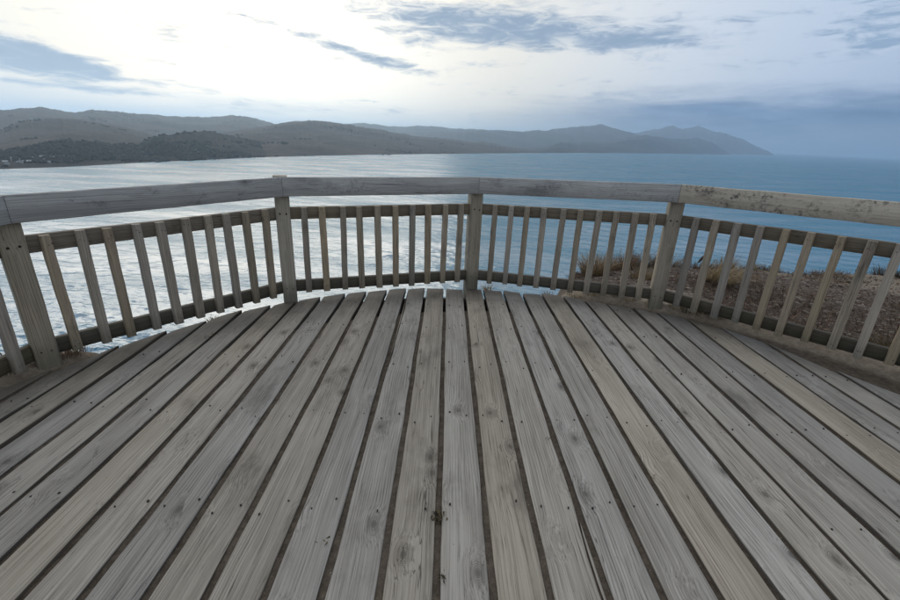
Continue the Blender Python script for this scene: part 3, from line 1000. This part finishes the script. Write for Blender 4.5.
UX = []
for i in range(len(PF)):
    j = {0: 0, 1: 1, 2: 2, 3: 2, 4: 3, 5: 4}[i]
    UX.append((PF[j + 1] - PF[j]).normalized())
for i, p in enumerate(PF):
    b_ = p.copy()
    b_.z = -0.62 if i in (2, 3) else -0.45
    t_ = p.copy()
    t_.z = TOPZ[i] + (0.006 if i == 2 else -0.012)
    post = stick('post', b_, t_, POST_W, POST_W, UX[i], M_POST, 0.006)
    # two coach bolts beside each other where the upper rail is fixed, two lower down
    uy = Vector((UX[i].y, -UX[i].x, 0))
    for z_, n_ in ((MIDZ[i] - 0.045, 2), (LOWZ[i] - 0.05, 2)):
        for s_ in (-0.023, 0.023):
            rr, dp = (0.0072, 0.0035) if z_ > 0.3 else (0.0045, 0.002)
            vs, fs = [], []
            for ring_, (r1_, y_) in enumerate(((rr, -0.004), (rr, dp * .5), (rr * .6, dp))):
                for q_ in range(10):
                    a_ = q_ * math.pi / 5
                    vs.append((r1_ * math.cos(a_), -y_, r1_ * math.sin(a_)))
            for ring_ in range(2):
                for q_ in range(10):
                    a_ = ring_ * 10 + q_
                    b2 = ring_ * 10 + (q_ + 1) % 10
                    fs.append((a_, b2, b2 + 10, a_ + 10))
            fs.append(tuple(20 + q_ for q_ in range(10)))
            bo = mesh_obj('bolt', vs, fs, M_BOLT, post)
            bo.location = (s_ + random.uniform(-.003, .003), 0, z_ - b_.z + random.uniform(-.004, .004))
for i in range(len(PF) - 1):
    A, B = PF[i].copy(), PF[i + 1].copy()
    d_ = (B - A).normalized()
    iA, iB = joint_in(i), joint_in(i + 1)
    A.z, B.z = TOPZ[i], TOPZ[i + 1]
    hr = beam('handrail', A, B, iA, iB, TOP_H, RAIL_D, M_HANDRAIL_PALE if i == 4 else M_HANDRAIL, RAIL_D + 0.002, gap=0.0012)
    if i == 4:
        hr['label'] = 'paler handrail board blotched with dark mould'
    inn = inward(i)
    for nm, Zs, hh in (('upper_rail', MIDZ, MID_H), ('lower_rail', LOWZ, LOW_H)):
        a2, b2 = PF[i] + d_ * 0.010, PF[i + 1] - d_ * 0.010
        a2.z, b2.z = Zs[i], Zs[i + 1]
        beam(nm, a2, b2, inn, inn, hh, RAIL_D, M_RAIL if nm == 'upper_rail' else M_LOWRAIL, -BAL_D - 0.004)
    NB = 10
    for k in range(NB):
        u = (k + 1) / (NB + 1) + random.uniform(-.004, .004)
        c = PF[i].lerp(PF[i + 1], u)
        zb = LOWZ[i] * (1 - u) + LOWZ[i + 1] * u - LOW_H - random.uniform(-.004, .010)
        zt = MIDZ[i] * (1 - u) + MIDZ[i + 1] * u + random.uniform(-.004, .004)
        base = c - inn * 0.002 + Vector((0, 0, zb))
        topp = c - inn * 0.002 + d_ * random.uniform(-.010, .010) + Vector((0, 0, zt))
        bal = stick('baluster', base, topp, random.uniform(.045, .052), BAL_D, Matrix.Rotation(random.uniform(-.05, .05), 3, 'Z') @ d_, M_BALUSTER, 0.003)
        vs, fs = [], []
        for zn in (0.035, zt - zb - 0.045):
            for xn in (-0.009, 0.010):
                if random.random() < 0.2:
                    continue
                xo, zo, rr = xn + random.uniform(-.004, .004), zn + random.uniform(-.014, .014), random.uniform(.0024, .0034)
                b0 = len(vs)
                for y_, r1_ in ((0.004, rr), (-0.0012, rr)):
                    vs += [(xo + r1_ * math.cos(q_ * math.pi / 3), y_, zo + r1_ * math.sin(q_ * math.pi / 3)) for q_ in range(6)]
                fs.append(tuple(b0 + 6 + q_ for q_ in range(6)))
                fs += [(b0 + q_, b0 + (q_ + 1) % 6, b0 + 6 + (q_ + 1) % 6, b0 + 6 + q_) for q_ in range(6)]
        if vs:
            mesh_obj('nail_heads', vs, fs, M_BOLT, bal)['kind'] = 'stuff'

# ------------------------------------------------------------------ dry grass, stones, litter
def grass(name, x, y, n, hgt, spread, lean, label, group=None, hue=(0.36, 0.29, 0.18), parent=None, wide=0.0032, ztop=None):
    g0 = gz(x, y)
    V_, F_, C_ = [], [], []
    for _ in range(n):
        a_ = random.uniform(0, 6.283)
        rr = spread * math.sqrt(random.random())
        bx, by = rr * math.cos(a_), rr * math.sin(a_)
        bz = gz(x + bx, y + by) - g0 - 0.01 if spread > 0.12 else -0.012
        if bz < -0.35:
            continue
        h_ = hgt * random.uniform(0.45, 1.1)
        la = a_ + random.uniform(-0.9, 0.9)
        out_ = h_ * random.uniform(0.15, 0.75)
        tip = Vector((bx + out_ * 1.25 * math.cos(la) + lean[0] * h_, by + out_ * 1.25 * math.sin(la) + lean[1] * h_, bz + h_ * random.uniform(0.35, 0.95)))
        p0 = Vector((bx, by, bz))
        p1 = p0.lerp(tip, 0.30) + Vector((0, 0, h_ * 0.22))
        p2 = p0.lerp(tip, 0.66) + Vector((0, 0, h_ * 0.24))
        side = Vector((-math.sin(la + random.uniform(-1, 1)), math.cos(la), 0)) * wide * random.uniform(0.5, 1.1)
        b0 = len(V_)
        V_ += [p0 - side, p0 + side, p1 + side * .9, p1 - side * .9, p2 + side * .6, p2 - side * .6, tip]
        F_ += [(b0, b0 + 1, b0 + 2, b0 + 3), (b0 + 3, b0 + 2, b0 + 4, b0 + 5), (b0 + 5, b0 + 4, b0 + 6)]
        c_ = np.array(hue) * random.uniform(0.45, 1.25) * np.array((1, random.uniform(.9, 1.05), random.uniform(.75, 1.1)))
        C_ += [c_ * 0.8] * 2 + [c_] * 5
    o = mesh_obj(name, V_, F_, M_BLADE, parent)
    point_color(o, np.array(C_))
    o.location = (x, y, g0)
    if label:
        tag(o, label, 'grass tuft', group)
    return o

def tuft_px(px, py, z, *args, **kw):
    p = at(px, py, z)
    return grass('dry_grass_tuft', p.x, p.y, *args, **kw)

TG = 'dry tussocks along the cliff edge'
tuft_px(594, 277, -0.25, 630, 0.38, 0.15, (-0.05, 0), 'upright straw tussock standing furthest out towards the sea', None, (0.33, 0.25, 0.16))
tuft_px(616, 268, -0.30, 780, 0.33, 0.24, (-0.1, 0), 'rounded brown tussock at the lip between sea tussock and post', None, (0.25, 0.18, 0.12))
tuft_px(637, 264, -0.32, 780, 0.33, 0.26, (0.1, 0), 'rounded brown tussock at the lip hard behind the bolted corner post', None, (0.25, 0.18, 0.12))
tuft_px(662, 264, -0.32, 630, 0.31, 0.24, (0.1, 0), 'low dry tussock on the cliff lip beyond the railing', TG, (0.26, 0.19, 0.12))
tuft_px(698, 264, -0.32, 450, 0.20, 0.22, (0, 0), 'low dry tussock on the cliff lip beyond the railing', TG, (0.20, 0.15, 0.10))
tuft_px(722, 263, -0.33, 540, 0.33, 0.16, (0.05, 0), 'pale feathery tussock at the lip above a trail of long straw', None, (0.38, 0.29, 0.20))
tuft_px(742, 262, -0.33, 450, 0.18, 0.22, (0, 0), 'low dry tussock on the cliff lip beyond the railing', TG, (0.19, 0.15, 0.09))
tuft_px(768, 262, -0.33, 390, 0.18, 0.20, (0, 0), 'low dry tussock on the cliff lip beyond the railing', TG, (0.24, 0.18, 0.11))
tuft_px(826, 264, -0.33, 360, 0.15, 0.22, (0, 0), 'low dry tussock on the cliff lip beyond the railing', TG, (0.28, 0.21, 0.13))
tuft_px(893, 270, -0.30, 450, 0.23, 0.20, (0, 0), 'low dry tussock on the cliff lip beyond the railing', TG, (0.13, 0.10, 0.07))
tuft_px(717, 283, -0.15, 420, 0.32, 0.15, (0.3, -0.7), 'long straw grass bent over the litter towards the railing', None, (0.42, 0.34, 0.22))
tuft_px(641, 283, -0.15, 270, 0.20, 0.12, (0.2, -0.2), 'short straw tuft on the litter behind the corner post', None, (0.28, 0.22, 0.14))
tuft_px(894, 345, 0.0, 390, 0.20, 0.14, (0, 0), 'dark tangled tuft close outside the right hand railing', None, (0.14, 0.11, 0.07))
WISPS = {
    'mid': ('straw coloured wisp at the foot of the post in the middle of the seaward side', None),
    'far': ('small reddish wisp at the foot of the post that faces the settlement', 'wisps at the post facing the settlement'),
    'bay': ('flat straw wisp lying on the plank ends between two posts', None),
    'corner': ('dry wisp at the deck edge under the railing before the pale handrail begins', 'wisps before the pale handrail'),
    'pale': ('dry wisp at the deck edge under the pale mouldy handrail', 'wisps under the pale handrail'),
    'end': ('dark wisp outside the deck beyond the post that faces the settlement', None)}
for px, py, n_, h_, s_, hue, wk in ((487, 287, 70, 0.09, 0.05, (0.42, 0.30, 0.18), 'mid'), (68, 358, 90, 0.10, 0.06, (0.22, 0.15, 0.11), 'far'), (80, 353, 60, 0.08, 0.05, (0.20, 0.12, 0.09), 'far'),
                                (213, 316, 50, 0.05, 0.05, (0.32, 0.24, 0.15), 'bay'), (548, 291, 60, 0.06, 0.06, (0.30, 0.24, 0.16), 'corner'), (575, 293, 90, 0.09, 0.07, (0.36, 0.30, 0.20), 'corner'),
                                (592, 296, 110, 0.10, 0.07, (0.28, 0.23, 0.15), 'corner'), (612, 298, 90, 0.10, 0.07, (0.17, 0.14, 0.09), 'corner'), (628, 302, 70, 0.07, 0.06, (0.30, 0.25, 0.16), 'corner'),
                                (675, 310, 100, 0.10, 0.06, (0.36, 0.31, 0.22), 'pale'), (690, 314, 120, 0.12, 0.07, (0.20, 0.17, 0.11), 'pale'), (705, 316, 130, 0.12, 0.07, (0.16, 0.13, 0.09), 'pale'),
                                (718, 320, 110, 0.10, 0.06, (0.18, 0.14, 0.09), 'pale'), (12, 372, 110, 0.12, 0.08, (0.15, 0.11, 0.08), 'end')):
    p = at(px, py, 0.0)
    o = grass('dry_grass_tuft', p.x, p.y, n_, h_, s_, (0, 0), WISPS[wk][0], WISPS[wk][1], hue, wide=0.0022)
    o.location.z = max(o.location.z, -0.035)

# one dead flower stalk standing up against the sea
p = at(694, 266, -0.35)
g0 = gz(p.x, p.y)
stalk = empty('dead_flower_stalk', (p.x, p.y, g0))
tag(stalk, 'single dead flower stalk with a dark seed head against the sea', 'stalk')
vs, fs = [], []
spine = [Vector((0, 0, -0.02)), Vector((0.02, 0, 0.06)), Vector((0.055, 0, 0.13)), Vector((0.10, 0, 0.185))]
for i_, c_ in enumerate(spine):
    for q_ in range(6):
        a_ = q_ * math.pi / 3
        vs.append((c_.x + .003 * math.cos(a_), c_.y + .003 * math.sin(a_), c_.z))
for i_ in range(3):
    for q_ in range(6):
        a_, b_ = i_ * 6 + q_, i_ * 6 + (q_ + 1) % 6
        fs.append((a_, b_, b_ + 6, a_ + 6))
mesh_obj('stem', vs, fs, plain('dead_stem', (0.10, 0.075, 0.05)), stalk)
dx = (spine[3] - spine[1]).normalized()
vs, fs = [], []
for i_ in range(9):
    u = i_ / 8
    c_ = spine[2].lerp(spine[3], -0.2) + dx * 0.15 * u
    rr = 0.004 + 0.020 * math.sin(math.pi * u) ** 0.7 * (1 if i_ % 2 else 0.62)
    for q_ in range(7):
        a_ = q_ * 2 * math.pi / 7
        vs.append(c_ + Vector((-dx.z * math.cos(a_), math.sin(a_), dx.x * math.cos(a_))) * rr * random.uniform(.7, 1.2))
for i_ in range(8):
    for q_ in range(7):
        a_, b_ = i_ * 7 + q_, i_ * 7 + (q_ + 1) % 7
        fs.append((a_, b_, b_ + 7, a_ + 7))
fs += [tuple(range(7)), tuple(range(56, 63))]
mesh_obj('seed_head', vs, fs, plain('dead_seed_head', (0.05, 0.036, 0.026)), stalk)

# loose stones and bark litter on the clifftop
n_st = 15000
sx = rng.uniform(0.9, 9.5, n_st * 3)
sy = rng.uniform(0.5, 8.0, n_st * 3)
sd_ = signed_dist(sx, sy)
rd_ = np.hypot(sx - DECK_C[0], sy - DECK_C[1]) + 0.6 * VN.fbm(sx * 1.3, sy * 1.3, 3)
keep = (sd_ > 0.05) & (np.hypot(sx - DECK_C[0], sy - DECK_C[1]) > 3.15) & ((rd_ > 3.7) | (rng.random(len(sx)) < 0.10))
sx, sy = sx[keep][:n_st], sy[keep][:n_st]
sz = ground_z(sx, sy, signed_dist(sx, sy))
ss = rng.uniform(0.004, 0.014, len(sx)) * np.where(rng.random(len(sx)) < 0.06, 1.9, 1.0)
sh3 = rng.uniform(0.5, 1.4, (len(sx), 1, 3)) * np.array([1, 1, 0.55])
ji = rng.uniform(0.75, 1.25, (len(sx), len(ico_v), 1))
Vs = np.stack([sx, sy, sz + ss * 0.15], -1)[:, None, :] + ico_v[None] * ss[:, None, None] * sh3 * ji
Fs = (ico_f[None] + (np.arange(len(sx)) * len(ico_v))[:, None, None]).reshape(-1, 3)
pal = np.array([(0.10, 0.07, 0.055), (0.16, 0.115, 0.09), (0.22, 0.17, 0.14), (0.07, 0.05, 0.04), (0.36, 0.32, 0.28), (0.19, 0.12, 0.10)])
pc = pal[rng.choice(6, len(sx), p=[.27, .27, .16, .16, .05, .09])] * rng.uniform(0.45, 1.0, (len(sx), 1)) * 1.15 * np.array([1.0, 0.95, 0.90])
stones = np_mesh('stone_litter', Vs.reshape(-1, 3), Fs, M_STONE, False)
point_color(stones, np.repeat(pc, len(ico_v), 0))
tag(stones, 'loose brown stones and bark litter covering the clifftop', 'litter', kind='stuff')

# matted low scrub and dead stems over the litter
nm = 5200
mx_, my_ = rng.uniform(1.0, 9.0, nm * 4), rng.uniform(0.8, 8.0, nm * 4)
msd = signed_dist(mx_, my_)
mrd = np.hypot(mx_ - DECK_C[0], my_ - DECK_C[1])
mdn = VN.fbm(mx_ * 1.1 + 5, my_ * 1.1, 4)
kp = (msd > 0.0) & (mrd > 3.35) & ((mdn > 0.10) | (msd < 0.25 + 0.2 * mdn))
mx_, my_ = mx_[kp][:nm], my_[kp][:nm]
mz_ = ground_z(mx_, my_, signed_dist(mx_, my_))
V_, F_, C_ = [], [], []
for x_, y_, z_ in zip(mx_, my_, mz_):
    for _ in range(3):
        a_ = random.uniform(0, 6.283)
        L = random.uniform(0.04, 0.13)
        p0 = Vector((x_ + random.gauss(0, .03), y_ + random.gauss(0, .03), z_ - 0.006))
        d_ = Vector((math.cos(a_), math.sin(a_), random.uniform(0.1, 0.75))) * L
        p1 = p0 + d_ * 0.55 + Vector((0, 0, L * .15))
        s1 = Vector((-math.sin(a_), math.cos(a_), random.uniform(-.3, .3))) * random.uniform(.0014, .0032)
        b0 = len(V_)
        V_ += [p0 - s1, p0 + s1, p1 + s1, p1 - s1, p0 + d_]
        F_ += [(b0, b0 + 1, b0 + 2, b0 + 3), (b0 + 3, b0 + 2, b0 + 4)]
        c_ = np.array(random.choice([(0.09, 0.06, 0.042), (0.14, 0.095, 0.065), (0.06, 0.045, 0.032), (0.20, 0.145, 0.095), (0.11, 0.062, 0.05)])) * random.uniform(.6, 1.2)
        C_ += [c_] * 5
scrub = mesh_obj('matted_scrub', V_, F_, M_BLADE)
point_color(scrub, np.array(C_))
tag(scrub, 'low matted dead scrub on the clifftop litter', 'scrub', kind='stuff')

# dead weeds and grit caught between the boards
V_, F_, C_ = [], [], []
for px, py, n_, s_ in ((437, 516, 60, 0.013), (210, 336, 46, 0.022), (443, 577, 16, 0.007), (323, 540, 8, 0.012), (550, 440, 8, 0.008), (657, 478, 6, 0.008)):
    c0 = at(px, py, 0.0)
    for _ in range(n_):
        p = Vector((c0.x + random.gauss(0, s_), c0.y + random.gauss(0, s_ * 1.1), random.uniform(-0.012, 0.010)))
        a_ = random.uniform(0, 6.28)
        L = random.uniform(0.004, 0.013)
        d_ = Vector((math.cos(a_), math.sin(a_), random.uniform(-.4, .6))) * L
        s1 = Vector((-math.sin(a_), math.cos(a_), random.uniform(-.3, .3))) * random.uniform(.001, .0028)
        b0 = len(V_)
        V_ += [p - d_ - s1, p - d_ * .2 + s1 * 1.4, p + d_, p - d_ * .2 - s1 * 1.4 + Vector((0, 0, .002))]
        F_ += [(b0, b0 + 1, b0 + 2), (b0, b0 + 2, b0 + 3)]
        c_ = np.array(random.choice([(0.06, 0.05, 0.03), (0.12, 0.09, 0.05), (0.035, 0.03, 0.02), (0.17, 0.13, 0.07)])) * random.uniform(.7, 1.2)
        C_ += [c_] * 4
deb = mesh_obj('dead_weed_litter', V_, F_, M_BLADE)
point_color(deb, np.array(C_))
tag(deb, 'dead weeds and grit caught between the boards', 'litter', kind='stuff')

# ------------------------------------------------------------------ haze over the bay
M_HAZE = bpy.data.materials.new('haze')
M_HAZE.use_nodes = True
t = NT(M_HAZE.node_tree)
pv = t.node('ShaderNodeVolumePrincipled')
pv.inputs['Color'].default_value = (0.60, 0.785, 0.98, 1)
pv.inputs['Density'].default_value = 0.000082
pv.inputs['Anisotropy'].default_value = 0.70
o_ = t.node('ShaderNodeOutputMaterial')
t.l.new(pv.outputs[0], o_.inputs['Volume'])
S, zb, zt = 41000.0, SEA_Z - 6.0, max(float(v_[:, 2].max()) for v_, _ in HILLS) + 12.0
print('HAZE TOP', zt)
hz = mesh_obj('haze', [(-S, -S, zb), (S, -S, zb), (S, S, zb), (-S, S, zb), (-S, -S, zt), (S, -S, zt), (S, S, zt), (-S, S, zt)],
              [(3, 2, 1, 0), (4, 5, 6, 7), (0, 1, 5, 4), (1, 2, 6, 5), (2, 3, 7, 6), (3, 0, 4, 7)], M_HAZE)
tag(hz, 'thin pale sea haze over the bay', 'haze', kind='stuff')
